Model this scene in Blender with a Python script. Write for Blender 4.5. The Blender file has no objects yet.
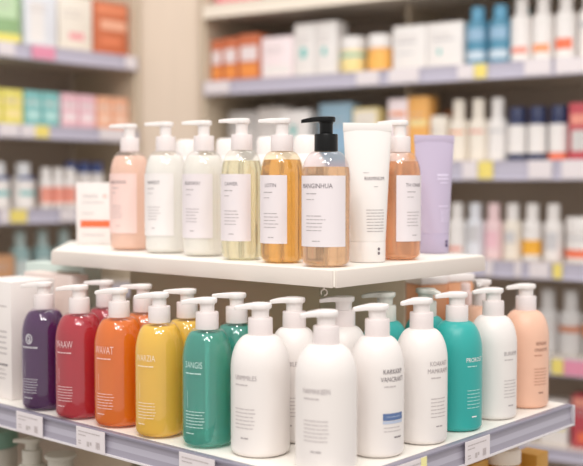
import bpy, bmesh, math, random
from mathutils import Vector, Matrix
random.seed(7)
S = bpy.context.scene
COL = S.collection
PI = math.pi
CAM_Z = 1.45

# ------------------------------------------------------------------ colours / materials
def lin(c):
    c = c / 255.0
    return c / 12.92 if c <= 0.04045 else ((c + 0.055) / 1.055) ** 2.4
def rgb(r, g, b): return (lin(r), lin(g), lin(b), 1.0)

MATS = {}
def new_mat(name):
    m = bpy.data.materials.new(name); m.use_nodes = True
    nt = m.node_tree; nt.nodes.clear()
    out = nt.nodes.new('ShaderNodeOutputMaterial')
    return m, nt, out
def solid(name, col, rough=0.45, spec=0.5, var=0.0, scale=30.0, sss=0.0, metal=0.0, stretch=None):
    if name in MATS: return MATS[name]
    m, nt, out = new_mat(name)
    p = nt.nodes.new('ShaderNodeBsdfPrincipled')
    p.inputs['Base Color'].default_value = col
    p.inputs['Roughness'].default_value = rough
    p.inputs['Specular IOR Level'].default_value = spec
    p.inputs['Metallic'].default_value = metal
    if sss:
        p.inputs['Subsurface Weight'].default_value = sss
        p.inputs['Subsurface Radius'].default_value = (0.01, 0.008, 0.006)
    if var:
        tc = nt.nodes.new('ShaderNodeTexCoord')
        n = nt.nodes.new('ShaderNodeTexNoise'); n.inputs['Scale'].default_value = scale
        n.inputs['Detail'].default_value = 4
        src = tc.outputs['Object']
        if stretch:
            mp = nt.nodes.new('ShaderNodeMapping'); mp.inputs['Scale'].default_value = stretch
            nt.links.new(src, mp.inputs['Vector']); src = mp.outputs['Vector']
        nt.links.new(src, n.inputs['Vector'])
        mr = nt.nodes.new('ShaderNodeMix'); mr.data_type = 'RGBA'
        mr.inputs['A'].default_value = tuple(max(0, v * (1 - var)) for v in col[:3]) + (1,)
        mr.inputs['B'].default_value = tuple(min(1, v * (1 + var)) for v in col[:3]) + (1,)
        nt.links.new(n.outputs['Fac'], mr.inputs['Factor'])
        nt.links.new(mr.outputs['Result'], p.inputs['Base Color'])
    nt.links.new(p.outputs['BSDF'], out.inputs['Surface'])
    MATS[name] = m
    return m
def shell_mat(name, tint, rough=0.03, film=0.0, filmcol=(1, 1, 1, 1)):
    """thin clear plastic wall: tinted see-through plus a Fresnel reflection"""
    if name in MATS: return MATS[name]
    m, nt, out = new_mat(name)
    tr = nt.nodes.new('ShaderNodeBsdfTransparent'); tr.inputs['Color'].default_value = tint
    gl = nt.nodes.new('ShaderNodeBsdfGlossy'); gl.inputs['Roughness'].default_value = rough
    fr = nt.nodes.new('ShaderNodeFresnel'); fr.inputs['IOR'].default_value = 1.85
    mx = nt.nodes.new('ShaderNodeMixShader')
    base = tr
    if film:
        df = nt.nodes.new('ShaderNodeBsdfDiffuse'); df.inputs['Color'].default_value = filmcol
        m2 = nt.nodes.new('ShaderNodeMixShader'); m2.inputs['Fac'].default_value = film
        nt.links.new(tr.outputs[0], m2.inputs[1]); nt.links.new(df.outputs[0], m2.inputs[2]); base = m2
    # the wall reflects on its outer side only, so light inside the bottle can get out again
    ge = nt.nodes.new('ShaderNodeNewGeometry')
    sb = nt.nodes.new('ShaderNodeMath'); sb.operation = 'SUBTRACT'; sb.inputs[0].default_value = 1
    mu = nt.nodes.new('ShaderNodeMath'); mu.operation = 'MULTIPLY'
    nt.links.new(ge.outputs['Backfacing'], sb.inputs[1])
    nt.links.new(fr.outputs[0], mu.inputs[0]); nt.links.new(sb.outputs[0], mu.inputs[1])
    nt.links.new(mu.outputs[0], mx.inputs['Fac'])
    nt.links.new(base.outputs[0], mx.inputs[1]); nt.links.new(gl.outputs[0], mx.inputs[2])
    nt.links.new(mx.outputs[0], out.inputs['Surface'])
    MATS[name] = m
    return m
def liquid_mat(name, col, milk=0.5, trans=None, rough=0.08):
    """coloured liquid: part refracting, part cloudy (diffuse + translucent)"""
    if name in MATS: return MATS[name]
    m, nt, out = new_mat(name)
    g = nt.nodes.new('ShaderNodeBsdfGlass'); g.inputs['IOR'].default_value = 1.33
    g.inputs['Roughness'].default_value = rough
    g.inputs['Color'].default_value = trans or tuple(math.sqrt(v) for v in col[:3]) + (1,)
    d = nt.nodes.new('ShaderNodeBsdfDiffuse'); d.inputs['Color'].default_value = col
    t = nt.nodes.new('ShaderNodeBsdfTranslucent'); t.inputs['Color'].default_value = col
    a = nt.nodes.new('ShaderNodeMixShader'); a.inputs['Fac'].default_value = 0.25
    nt.links.new(d.outputs[0], a.inputs[1]); nt.links.new(t.outputs[0], a.inputs[2])
    b = nt.nodes.new('ShaderNodeMixShader'); b.inputs['Fac'].default_value = milk
    nt.links.new(g.outputs[0], b.inputs[1]); nt.links.new(a.outputs[0], b.inputs[2])
    nt.links.new(b.outputs[0], out.inputs['Surface'])
    MATS[name] = m
    return m

WHITE_PLASTIC = solid('white_plastic', rgb(236, 229, 225), 0.38, 0.5, sss=0.0)
PUMP_WHITE = solid('pump_white', rgb(240, 233, 230), 0.35)
COLLAR_WHITE = solid('collar_white', rgb(232, 221, 219), 0.42)
PUMP_BLACK = solid('pump_black', rgb(14, 14, 14), 0.3, 0.25)
DIP = solid('dip_tube', rgb(240, 234, 224), .4)
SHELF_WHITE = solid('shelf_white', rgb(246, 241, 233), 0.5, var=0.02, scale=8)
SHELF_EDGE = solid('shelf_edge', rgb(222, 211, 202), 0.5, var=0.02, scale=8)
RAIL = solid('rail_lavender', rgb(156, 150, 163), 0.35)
RAIL_LIGHT = solid('rail_pale_band', rgb(178, 173, 186), .3)  # paler band along the rail face
RAIL_DARK = solid('rail_dark_lip', rgb(140, 135, 150), 0.4)  # darker tone for the top lip and cut ends
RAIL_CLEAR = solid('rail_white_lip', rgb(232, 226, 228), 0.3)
RAIL_CREAM = solid('rail_cream', rgb(240, 229, 214), 0.5)
PAPER = solid('paper', rgb(232, 223, 225), 0.7)
PAPER_WARM = solid('paper_warm', rgb(246, 238, 228), 0.7)
INK = solid('ink_grey', rgb(176, 166, 167), 0.7)
INK_DARK = solid('ink_dark', rgb(116, 104, 110), 0.7)
INK_FAINT = solid('ink_faint', rgb(198, 188, 187), 0.7)
INK_WHITE = solid('ink_white', rgb(250, 246, 244), 0.6)
INK_BLUE = solid('ink_blue', rgb(92, 116, 160), 0.6)
INK_BLUE_PALE = solid('ink_blue_pale', rgb(190, 200, 222), 0.6)
ORANGE_PRINT = solid('print_orange', rgb(238, 112, 68), 0.6)
YELLOW_TAG = solid('tag_yellow', rgb(242, 222, 122), 0.6)
PINK_TAG = solid('tag_pink', rgb(232, 150, 176), 0.6)
PINK_PRINT = solid('print_pink', rgb(240, 160, 165), 0.6)
TEAL_PRINT = solid('print_teal', rgb(110, 196, 190), 0.6)
GREY_PRINT = solid('print_grey', rgb(205, 203, 205), 0.6)
GONDOLA_BACK = solid('gondola_back', rgb(182, 166, 152), 0.7, var=0.06, scale=5)
GONDOLA_SIDE = solid('gondola_side', rgb(204, 188, 166), 0.6, var=0.05, scale=5)
GONDOLA_DECK = solid('gondola_deck', rgb(226, 216, 204), 0.55, var=0.03, scale=9)
CORE_MAT = solid('stand_core', rgb(188, 174, 148), 0.6, var=0.04, scale=5)

# ------------------------------------------------------------------ object helpers
def tag(o, label=None, cat=None, group=None, kind=None):
    if label: o['label'] = label
    if cat: o['category'] = cat
    if group: o['group'] = group
    if kind: o['kind'] = kind
    return o
def obj(name, bm, mat, parent=None, smooth=True, angle=40):
    me = bpy.data.meshes.new(name)
    bm.normal_update()
    bm.to_mesh(me); bm.free()
    if smooth:
        me.polygons.foreach_set('use_smooth', [True] * len(me.polygons))
        me.set_sharp_from_angle(angle=math.radians(angle))
    for m in (mat if isinstance(mat, (list, tuple)) else [mat]): me.materials.append(m)
    o = bpy.data.objects.new(name, me); COL.objects.link(o)
    if parent: o.parent = parent
    return o
def empty(name, loc, rz, label, cat, group=None):
    o = bpy.data.objects.new(name, None); COL.objects.link(o)
    o.empty_display_size = 0.03
    o.location = loc; o.rotation_euler = (0, 0, rz)
    return tag(o, label, cat, group)
def bm_box(bm, x0, x1, y0, y1, z0, z1, bevel=0.0, mi=0):
    r = bmesh.ops.create_cube(bm, size=1.0)
    vs = r['verts']
    for v in vs:
        v.co = Vector((x0 + (v.co.x + .5) * (x1 - x0), y0 + (v.co.y + .5) * (y1 - y0), z0 + (v.co.z + .5) * (z1 - z0)))
    fs = {f for v in vs for f in v.link_faces}
    for f in fs: f.material_index = mi
    if bevel:
        es = list({e for v in vs for e in v.link_edges})
        bmesh.ops.bevel(bm, geom=es, offset=bevel, segments=2, affect='EDGES', profile=0.5)
    return bm
def box(x0, x1, y0, y1, z0, z1, bevel=0.0):
    return bm_box(bmesh.new(), x0, x1, y0, y1, z0, z1, bevel)
def lathe(profile, seg=40, bm=None, cx=0, cy=0, close=True):
    """profile: (radius, z) from bottom to top"""
    bm = bm or bmesh.new()
    rings = []
    for r, z in profile:
        if r < 1e-6: rings.append([bm.verts.new((cx, cy, z))])
        else: rings.append([bm.verts.new((cx + r * math.cos(2 * PI * i / seg), cy + r * math.sin(2 * PI * i / seg), z)) for i in range(seg)])
    for a, b in zip(rings, rings[1:]):
        for i in range(seg):
            j = (i + 1) % seg
            if len(a) == 1 and len(b) == 1: continue
            if len(a) == 1: bm.faces.new((a[0], b[j], b[i]))
            elif len(b) == 1: bm.faces.new((a[i], a[j], b[0]))
            else: bm.faces.new((a[i], a[j], b[j], b[i]))
    return bm
def loft(rings, bm=None, cap=True):
    bm = bm or bmesh.new()
    R = [[bm.verts.new(p) for p in ring] for ring in rings]
    n = len(R[0])
    for a, b in zip(R, R[1:]):
        for i in range(n):
            j = (i + 1) % n
            bm.faces.new((a[i], a[j], b[j], b[i]))
    if cap:
        bm.faces.new(list(reversed(R[0]))); bm.faces.new(R[-1])
    return bm
def prism(poly, z0, z1, bevel=0.0):
    bm = loft([[(x, y, z0) for x, y in poly], [(x, y, z1) for x, y in poly]])
    if bevel: bmesh.ops.bevel(bm, geom=list(bm.edges), offset=bevel, segments=2, affect='EDGES')
    return bm

# flat artwork in (s, z): letters and strips, later wrapped on a surface
_text_cache = {}
def text_mesh(txt, size):
    key = (txt, size)
    if key not in _text_cache:
        cu = bpy.data.curves.new('lettering_curve', 'FONT')
        cu.body = txt; cu.size = size; cu.align_x = 'CENTER'; cu.resolution_u = 2
        o = bpy.data.objects.new('lettering_curve', cu); COL.objects.link(o)
        dg = bpy.context.evaluated_depsgraph_get()
        me = bpy.data.meshes.new_from_object(o.evaluated_get(dg))
        vs = [(v.co.x, v.co.y) for v in me.vertices]; fs = [tuple(p.vertices) for p in me.polygons]
        bpy.data.objects.remove(o); bpy.data.curves.remove(cu); bpy.data.meshes.remove(me)
        _text_cache[key] = (vs, fs)
    return _text_cache[key]
class Art:
    def __init__(self): self.v = []; self.f = []; self.m = []
    def text(self, txt, size, s, z, mi=0, sx=1.0):
        vs, fs = text_mesh(txt, size); b = len(self.v)
        self.v += [(s + x * sx, z + y) for x, y in vs]
        self.f += [tuple(b + i for i in f) for f in fs]; self.m += [mi] * len(fs)
        return self
    def strip(self, s0, s1, z0, z1, mi=0, step=0.003):
        n = max(1, int(math.ceil((s1 - s0) / step))); b = len(self.v)
        for i in range(n + 1):
            s = s0 + (s1 - s0) * i / n
            self.v += [(s, z0), (s, z1)]
        for i in range(n):
            k = b + 2 * i
            self.f.append((k, k + 2, k + 3, k + 1)); self.m.append(mi)
        return self
    def lines(self, s0, s1, z, n, pitch, h, mi=0, ragged=0.25):
        """n ruled rows of fine print, each broken into words"""
        for i in range(n):
            zz = z - i * pitch
            e = s1 - (s1 - s0) * (random.random() * ragged if i < n - 1 else 0.35 * ragged * 2)
            s = s0
            while s < e - 0.002:
                w = min(0.004 + random.random() * 0.007, e - s)
                self.strip(s, s + w, zz, zz + h, mi)
                s += w + 0.0008
        return self
    def disc(self, s, z, r, mi=0, r0=0.0, n=20, sq=1.0):
        b = len(self.v)
        for i in range(n):
            a = 2 * PI * i / n
            self.v += [(s + r * math.cos(a), z + sq * r * math.sin(a)), (s + r0 * math.cos(a), z + sq * r0 * math.sin(a))]
        for i in range(n):
            j = (i + 1) % n
            self.f.append((b + 2 * i, b + 2 * j, b + 2 * j + 1, b + 2 * i + 1)); self.m.append(mi)
        return self
    def wrap(self, fn):
        bm = bmesh.new()
        vs = [bm.verts.new(fn(s, z)) for s, z in self.v]
        for f, mi in zip(self.f, self.m):
            try:
                fc = bm.faces.new([vs[i] for i in f]); fc.material_index = mi
            except ValueError: pass
        bm.normal_update()
        return bm
def letter_parts(art, fn, mats, parent, gap=.009):
    """brand lettering and each block of fine print as parts of their own"""
    zs = [(min(art.v[i][1] for i in f), max(art.v[i][1] for i in f)) for f in art.f]
    order = sorted(range(len(zs)), key=lambda k: -zs[k][1])
    groups, lowest = [], None
    for k in order:
        if lowest is None or lowest - zs[k][1] > gap: groups.append([]); lowest = zs[k][0]
        groups[-1].append(k); lowest = min(lowest, zs[k][0])
    for n, g in enumerate(groups):
        sub = Art(); remap = {}
        for k in g:
            for i in art.f[k]:
                if i not in remap: remap[i] = len(sub.v); sub.v.append(art.v[i])
            sub.f.append(tuple(remap[i] for i in art.f[k])); sub.m.append(art.m[k])
        obj('lettering' if n == 0 else 'fine_print', sub.wrap(fn), mats, parent, smooth=False)
def on_cyl(r):          # front (s = 0) faces -Y
    return lambda s, z: (r * math.sin(s / r), -r * math.cos(s / r), z)
def on_plane(y):
    return lambda s, z: (s, y, z)

# ------------------------------------------------------------------ pump bottle
def bottle_profile(r, hb, hs, rn, inset=0.0, fillet=0.010, z0=0.0):
    """rounded base, straight wall to hs, domed shoulder to neck rn at hb"""
    R = r - inset; f = fillet; p = [(0, z0 + inset + .0015), (R * 0.55, z0 + inset + .0015), (R * 0.6, z0 + inset)]
    for i in range(7):
        a = -PI / 2 + (PI / 2) * i / 6
        p.append((R - f + f * math.cos(a), z0 + inset + f + f * math.sin(a)))
    for k in (0.25, 0.5, 0.75): p.append((R, z0 + f + (hs - f) * k))
    n = 12
    for i in range(n + 1):
        a = (PI / 2) * i / n
        x = math.cos(a) ** 0.97; y = math.sin(a)
        p.append((rn - inset * .5 + (R - rn + inset * .5) * x, z0 + hs + (hb - hs - inset) * y))
    return p
def pump_head_bm(z, tip=0.037, r=0.0145, thick=0.0075, droop=0.004, rs=0.0105, zc=0.0):
    """actuator: flat-topped disc running into a tapering nozzle along -X, on a round stem"""
    bm = bmesh.new()
    # outline of the actuator seen from above
    pts = []
    w = 0.0052
    a0 = math.pi - math.asin(min(.95, (w + .0035) / r))
    N = 22
    for i in range(N + 1):
        a = -a0 + 2 * a0 * i / N
        pts.append((r * math.cos(a), r * math.sin(a)))
    up = [(-r - .004, w + .0012), (-(r + tip) / 2, w), (-tip + .003, w * .9), (-tip, w * .5)]
    dn = [(x, -y) for x, y in reversed(up)]
    out = pts + up + dn
    def zz(x): return -droop * max(0, (-x - r * .5) / (tip - r * .5)) ** 2
    def th(x): return thick * (1 - .35 * max(0, (-x - r) / (tip - r)))
    def ring(sc, f, dz=0):
        return [(x * sc if x > -r else x + (1 - sc) * r * .35, y * sc, z + zz(x) - th(x) * f + dz) for x, y in out]
    rings = [ring(.80, 1.0), ring(.95, .97), ring(1.0, .72), ring(1.0, .3), ring(.965, .08), ring(.85, 0)]
    loft(rings, bm)
    # stem, flaring slightly under the actuator
    lathe([(rs * .98, zc), (rs, zc + .0005), (rs, z - thick - .003), (rs * 1.12, z - thick + .0005), (0, z - thick + .001)], 28, bm)
    return bm
def collar_bm(z0, z1, r):
    return lathe([(r * .9, z0), (r * .985, z0 + .0002), (r, z0 + .0012), (r * .99, z1 - .0016), (r * .96, z1 - .0003), (r * .7, z1), (0, z1)], 36)
def add_pump(t, r, hb, H, mats=None, rc=0.0168, nozzle=0.0, tip=0.037, droop=0.004, rh=0.0145, rs=0.0105, ch=0.0235):
    mp, mc = mats or (PUMP_WHITE, COLLAR_WHITE)
    obj('collar', collar_bm(hb - .001, hb + ch, rc), mc, t)
    h = obj('pump_head', pump_head_bm(H, tip, rh, .0078, droop, rs, hb + ch - .001), mp, t)
    h.rotation_euler = (0, 0, nozzle)
    return h
GROUP_UP = 'pump bottles in the front row of the upper shelf'
GROUP_LOW = 'pump bottles in the front row of the lower shelf'
GROUP_REAR = 'pump bottles in the second row of the lower shelf'

def place_name(): return 'pump_bottle'
def clear_bottle(loc, r, H, label, group, shell, liquid, art=None, rz=0.0, nozzle_az=-165, level=0.72, hb=None, hs=None,
                 pump=None, droop=0.004, tip=0.037, paper=None, rc=0.0165, rn=0.0150, rh=0.0145, rs=0.0105, fillet=0.010, artmat=None, ch=0.0235):
    t = empty('pump_bottle', loc, math.radians(rz), label, 'bottle', group)
    hb = hb or H - .0435; hs = hs or H * .66
    b = obj('bottle_body', lathe(bottle_profile(r, hb, hs, rn, fillet=fillet), 48), shell, t)
    # liquid: same inside shape, cut at its level
    prof = [(x, z) for x, z in bottle_profile(r, hb, hs, rn, inset=.0014, fillet=fillet)]
    zl = hb * level
    low = [p for p in prof if p[1] < zl - .001]
    nxt = next(p for p in prof if p[1] >= zl - .001); last = low[-1]
    k = (zl - last[1]) / max(1e-6, nxt[1] - last[1])
    rl = last[0] + (nxt[0] - last[0]) * k
    obj('liquid', lathe(low + [(rl, zl), (rl * .97, zl + .0003), (0, zl + .0003)], 48), liquid, t)
    obj('dip_tube', lathe([(.0026, .006), (.0026, zl - .001), (0, zl - .001)], 16), DIP, t)
    add_pump(t, r, hb, H, pump, rc, math.radians(nozzle_az - 180 - rz), tip, droop, rh, rs, ch)
    if paper:
        a0, a1, z0, z1, pm = paper       # degrees off the front, heights
        A = Art().strip(math.radians(a0) * r, math.radians(a1) * r, z0, z1)
        lb = obj('paper_label', A.wrap(on_cyl(r + .0004)), pm, t)
        if art: letter_parts(art, on_cyl(r + .0007), artmat or [INK_DARK, INK], lb)
    elif art:
        letter_parts(art, on_cyl(r + .0005), artmat or [INK_WHITE], t)
    return t
def opaque_bottle(loc, r, H, label, group, mat, art=None, artmat=None, rz=0.0, nozzle_az=-165, hb=None, hs=None, droop=0.004,
                  tip=0.036, rc=0.0172, rn=0.0155, pump=None, rh=.0160, rs=.0120):
    t = empty('pump_bottle', loc, math.radians(rz), label, 'bottle', group)
    hb = hb or H - .0435; hs = hs or H * .565
    obj('bottle_body', lathe(bottle_profile(r, hb, hs, rn, fillet=.008), 48), mat, t)
    add_pump(t, r, hb, H, pump, rc, math.radians(nozzle_az - 180 - rz), tip, droop, rh, rs)
    if art: letter_parts(art, on_cyl(r + .0005), artmat or [INK, INK_FAINT], t)
    return t

# ------------------------------------------------------------------ the display stand (its corner points at the camera)
EPS = .0006
ZL = CAM_Z - .3696          # top of lower shelf
ZLB = CAM_Z - .4057
ZU = CAM_Z - .1177          # top of upper shelf
ZUB = CAM_Z - .1436
ZD = CAM_Z - .640           # base deck
dL = Vector((-.7489, .6627)); dR = Vector((.6627, .7489))
C_LOW = Vector((.046, 1.27)); C_UP = Vector((.060, 1.45))
def D(l, r, C=C_LOW): return C + dL * l + dR * r
ROT_L = math.atan2(dL.y, dL.x) - PI           # local +X runs along the left edge towards the corner; local -Y faces out
ROT_R = math.atan2(dR.y, dR.x)
stand = empty('display_stand', (D(.36, .33).x, D(.36, .33).y, 0), 0, 'two-tier white corner display stand carrying the sharp pump bottles in front', 'display stand')
def rel(poly): return [(p[0] - stand.location.x, p[1] - stand.location.y) for p in poly]
LOWPOLY = [D(0, 0), D(0, .634), D(.93, .634), D(.93, 0)]
UPPOLY = [C_UP, D(0, .399, C_UP), D(.66, .399, C_UP), Vector((-.468, 2.19)), D(.662, 0, C_UP)]
low = obj('lower_shelf', prism(rel(LOWPOLY), ZLB + .003, ZL, .0012), SHELF_WHITE, stand, angle=30)
up = obj('upper_shelf', prism(rel(UPPOLY), ZUB, ZU, .0012), [SHELF_WHITE], stand, angle=30)
def edge_panel(name, C, d, L0, L1, z0, z1, out, mat, parent, thick=.004):
    """upright fascia strip along an edge"""
    n = Vector((d.y, -d.x)) if d == dL else Vector((d.y, -d.x))
    bm = bmesh.new(); bm_box(bm, L0, L1, -out - thick, -out, z0, z1, .0008)
    return bm
def along(bm, C, rot, flip=False):
    bmesh.ops.rotate(bm, verts=bm.verts, cent=(0, 0, 0), matrix=Matrix.Rotation(rot, 3, 'Z'))
    bmesh.ops.translate(bm, verts=bm.verts, vec=(C.x - stand.location.x, C.y - stand.location.y, 0))
    return bm
# fascia of the upper shelf: local +X along left edge towards the corner -> x from -length to 0
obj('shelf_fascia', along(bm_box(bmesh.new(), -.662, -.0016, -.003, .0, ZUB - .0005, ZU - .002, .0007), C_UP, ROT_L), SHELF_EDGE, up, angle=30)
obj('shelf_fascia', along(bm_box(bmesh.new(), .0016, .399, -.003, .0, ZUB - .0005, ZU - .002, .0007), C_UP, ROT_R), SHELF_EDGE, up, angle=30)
# price rail profile (out from the edge, height), closed channel with lips
def rail_bm(x0, x1, z0, z1, C, rot, conv=True):
    H = z1 - z0
    prof = [(0, z0), (-.0125, z0), (-.0135, z0 + .001), (-.0135, z0 + .0035), (-.0105, z0 + .0035), (-.0085, z0 + H * .35), (-.0075, z0 + H * .6),
            (-.0075, z1 - .006), (-.0100, z1 - .005), (-.0100, z1 - .002), (-.0085, z1 - .0006), (0, z1 - .0006)]
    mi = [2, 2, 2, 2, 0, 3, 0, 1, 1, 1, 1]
    bm = bmesh.new()
    A = [bm.verts.new((x0, y, z)) for y, z in prof]; B = [bm.verts.new((x1, y, z)) for y, z in prof]
    for i in range(len(prof) - 1):
        f = bm.faces.new((A[i], B[i], B[i + 1], A[i + 1])); f.material_index = mi[i]
    bm.faces.new(A).material_index = 1; bm.faces.new(list(reversed(B))).material_index = 1
    f = bm.faces.new((A[-1], B[-1], B[0], A[0])); f.material_index = 0
    bmesh.ops.recalc_face_normals(bm, faces=bm.faces)
    return along(bm, C, rot) if conv else bm
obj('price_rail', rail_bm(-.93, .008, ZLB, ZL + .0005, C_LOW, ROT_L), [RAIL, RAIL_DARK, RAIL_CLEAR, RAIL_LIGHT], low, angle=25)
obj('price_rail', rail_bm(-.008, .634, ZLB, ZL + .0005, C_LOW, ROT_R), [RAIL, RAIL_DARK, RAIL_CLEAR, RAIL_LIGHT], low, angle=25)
obj('rail_end_cap', along(bm_box(bmesh.new(), .6345, .6375, -.0145, .010, ZLB - .001, ZL - .001, .001), C_LOW, ROT_R), solid('end_cap_grey', rgb(196, 190, 196), .4), low)
# core that carries the upper shelf, base deck and plinth
obj('support_column', prism(rel([D(.24, .27), D(.24, .50), D(.705, .50), D(.705, .27)]), ZD, ZUB, .001), CORE_MAT, stand, angle=30)
obj('base_deck', prism(rel([D(.04, .04), D(.04, .60), D(.90, .60), D(.90, .04)]), ZD - .03, ZD, .001), SHELF_EDGE, stand, angle=30)
obj('plinth', prism(rel([D(.07, .07), D(.07, .57), D(.87, .57), D(.87, .07)]), 0.0, ZD - .03, .001), SHELF_EDGE, stand, angle=30)
obj('lower_column', prism(rel([D(.24, .27), D(.24, .50), D(.705, .50), D(.705, .27)]), ZD, ZLB + .003, .001), CORE_MAT, stand, angle=30)
# small wire hook under the upper shelf
hk = bmesh.new()
rings = []
for i in range(13):
    a = -PI / 2 + 2 * PI * i / 14
    c = (.0045 * math.cos(a), 0, .0045 * math.sin(a))
    rings.append([(c[0] * (1 + .2 * math.cos(b)), .0009 * math.sin(b), c[2] * (1 + .2 * math.cos(b))) for b in [2 * PI * k / 6 for k in range(6)]])
loft(rings, hk)
bm_box(hk, -.0012, .0012, -.001, .001, .004, .011)
bmesh.ops.translate(hk, verts=hk.verts, vec=(D(.035, .02, C_UP).x - stand.location.x, D(.035, .02, C_UP).y - stand.location.y, ZUB - .0105))
obj('hook', hk, SHELF_EDGE, up)

# ------------------------------------------------------------------ upper shelf, front row
def upper_art(title, sub, r, c=0.0, w=.03, size=.0088, top=.0, seed=1, foot=True, sx=1.0):
    A = Art(); random.seed(seed)
    A.text(title, size, c, top, 0, sx)
    A.lines(c - w * .5, c + w * .28, top - .0085, 1, .005, .0014, 1)
    A.lines(c - w * .5, c + w * .05, top - .0165, 1, .005, .0010, 1)
    A.lines(c - w * .5, c + w * .55, top - .040, 5, .0052, .0010, 1)
    if foot: A.lines(c - w * .15, c + w * .3, top - .076, 1, .005, .0012, 1)
    return A
LBL = PAPER
sh_clear = shell_mat('shell_clear', (.97, .96, .97, 1))
UP = [
 # x, y, r, H, shell tint, liquid colour, milk, title, label text
 (-0.2937, 1.8905, 0.0365, 0.2280, (.995, .95, .93, 1), rgb(254, 224, 206), .85, 'NANUOOE', 'peach pump bottle beside the small carton on the upper shelf', 'peach', .95, solid('label_peach', rgb(240, 208, 200), .7)),
 (-0.2184, 1.8071, 0.0365, 0.2266, (.99, .99, .985, 1), rgb(254, 251, 246), .85, 'BAKEEIT', 'milky white pump bottle next to the peach one on the upper shelf', 'milk', .95, solid('label_milk', rgb(236, 230, 228), .7)),
 (-0.1457, 1.7314, 0.0357, 0.2242, (.99, .99, .985, 1), rgb(254, 250, 243), .80, 'BUKKRSU', 'cloudy cream pump bottle, third from left on the upper shelf', 'cream', .95, LBL),
 (-0.0787, 1.6471, 0.0331, 0.2223, (.99, .985, .96, 1), rgb(251, 245, 214), .25, 'CAWER', 'pale yellow clear pump bottle left of the amber one on upper shelf', 'pale', .90, LBL),
 (-0.0145, 1.5840, 0.0331, 0.2185, (.99, .93, .80, 1), rgb(248, 200, 112), .18, 'LOTIN', 'golden amber pump bottle with white pump left of the black-pump bottle', 'amber', .92, LBL),
 (0.0502, 1.5093, 0.0357, 0.2161, (.95, .91, .94, 1), rgb(250, 216, 164), .22, 'MANGINHUA', 'clear pinkish bottle with the only black pump on the upper shelf', 'blush', .86, LBL),
 (0.1712, 1.6461, 0.0334, 0.2191, (.99, .93, .87, 1), rgb(250, 194, 146), .35, 'TH ONNS', 'copper orange pump bottle between the white tube and the lavender tube', 'copper', .91, LBL),
]
for i, (x, y, r, H, tint, lc, milk, title, lab, key, lev, pap) in enumerate(UP):
    pump = (PUMP_BLACK, PUMP_BLACK) if key == 'blush' else None
    if key == 'copper': rz, a0, a1 = 35, -50, 52
    elif key == 'blush': rz, a0, a1 = -15, -66, 64
    elif key == 'amber': rz, a0, a1 = -30, -54, 44
    else: rz, a0, a1 = -28, -56, 56
    ztop, zbot = H * .605, H * .135
    wide = .032 if key == 'blush' else .026
    c = (-.008 if key == 'blush' else (-.002 if key == 'copper' else -.001))
    if key == 'copper': c = .001
    art = upper_art(title, '', r, c=c, w=wide, size=.0098 if key == 'blush' else .0082, top=ztop - .0180, seed=20 + i, sx=.86)
    clear_bottle((x, y, ZU + EPS), r, H, lab, GROUP_UP, shell_mat('shell_' + key, tint, film=.06, filmcol=tuple(.7 * v + .25 for v in lc[:3]) + (1,)), liquid_mat('liquid_' + key, lc, milk), art, rz,
                 nozzle_az=-172 if key != 'blush' else -174, level=lev, hb=H - .0495, hs=H * .595, pump=pump, droop=.0045 if key == 'blush' else .0022, tip=.0365,
                 paper=(a0, a1, zbot, ztop, pap), rc=.0172, rn=.0145, rh=.0135, rs=.0098, ch=.0245, artmat=[INK_DARK, INK])

# small carton with orange stripe
def carton(name, loc, rz, w, d, h, mat, label, group=None, cat='box', bevel=.0008):
    """front faces local -Y, its base centre at loc"""
    o = obj(name, box(-w / 2, w / 2, -d / 2, d / 2, 0, h, bevel), mat, None, angle=30)
    o.location = loc; o.rotation_euler = (0, 0, rz)
    return tag(o, label, cat, group)
def printed(parent, name, art, y, mats):
    if name == 'lettering' and not parent.name.startswith('price'): return letter_parts(art, on_plane(y), mats, parent, .016)
    return obj(name, art.wrap(on_plane(y)), mats, parent, smooth=False)
CARTON_WHITE = solid('carton_white', rgb(236, 228, 224), .55)
cb = carton('carton', (-.3850, 2.075, ZU + EPS), math.radians(-8), .078, .045, .1225, CARTON_WHITE, 'small white carton with an orange stripe at left end of the upper shelf')
printed(cb, 'stripe', Art().strip(-.0300, .0330, .034, .0475), -.0231, [ORANGE_PRINT])
A = Art(); A.text('UNUIUS', .0088, -.010, .0925); A.text('KI', .0088, .0205, .0925, 1)
A.lines(-.027, .027, .082, 1, .005, .0018, 2); A.lines(-.027, .004, .0605, 1, .005, .0018, 2); A.lines(-.027, .028, .0175, 1, .006, .0022, 2)
printed(cb, 'lettering', A, -.0232, [INK, ORANGE_PRINT, INK_FAINT])

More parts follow.
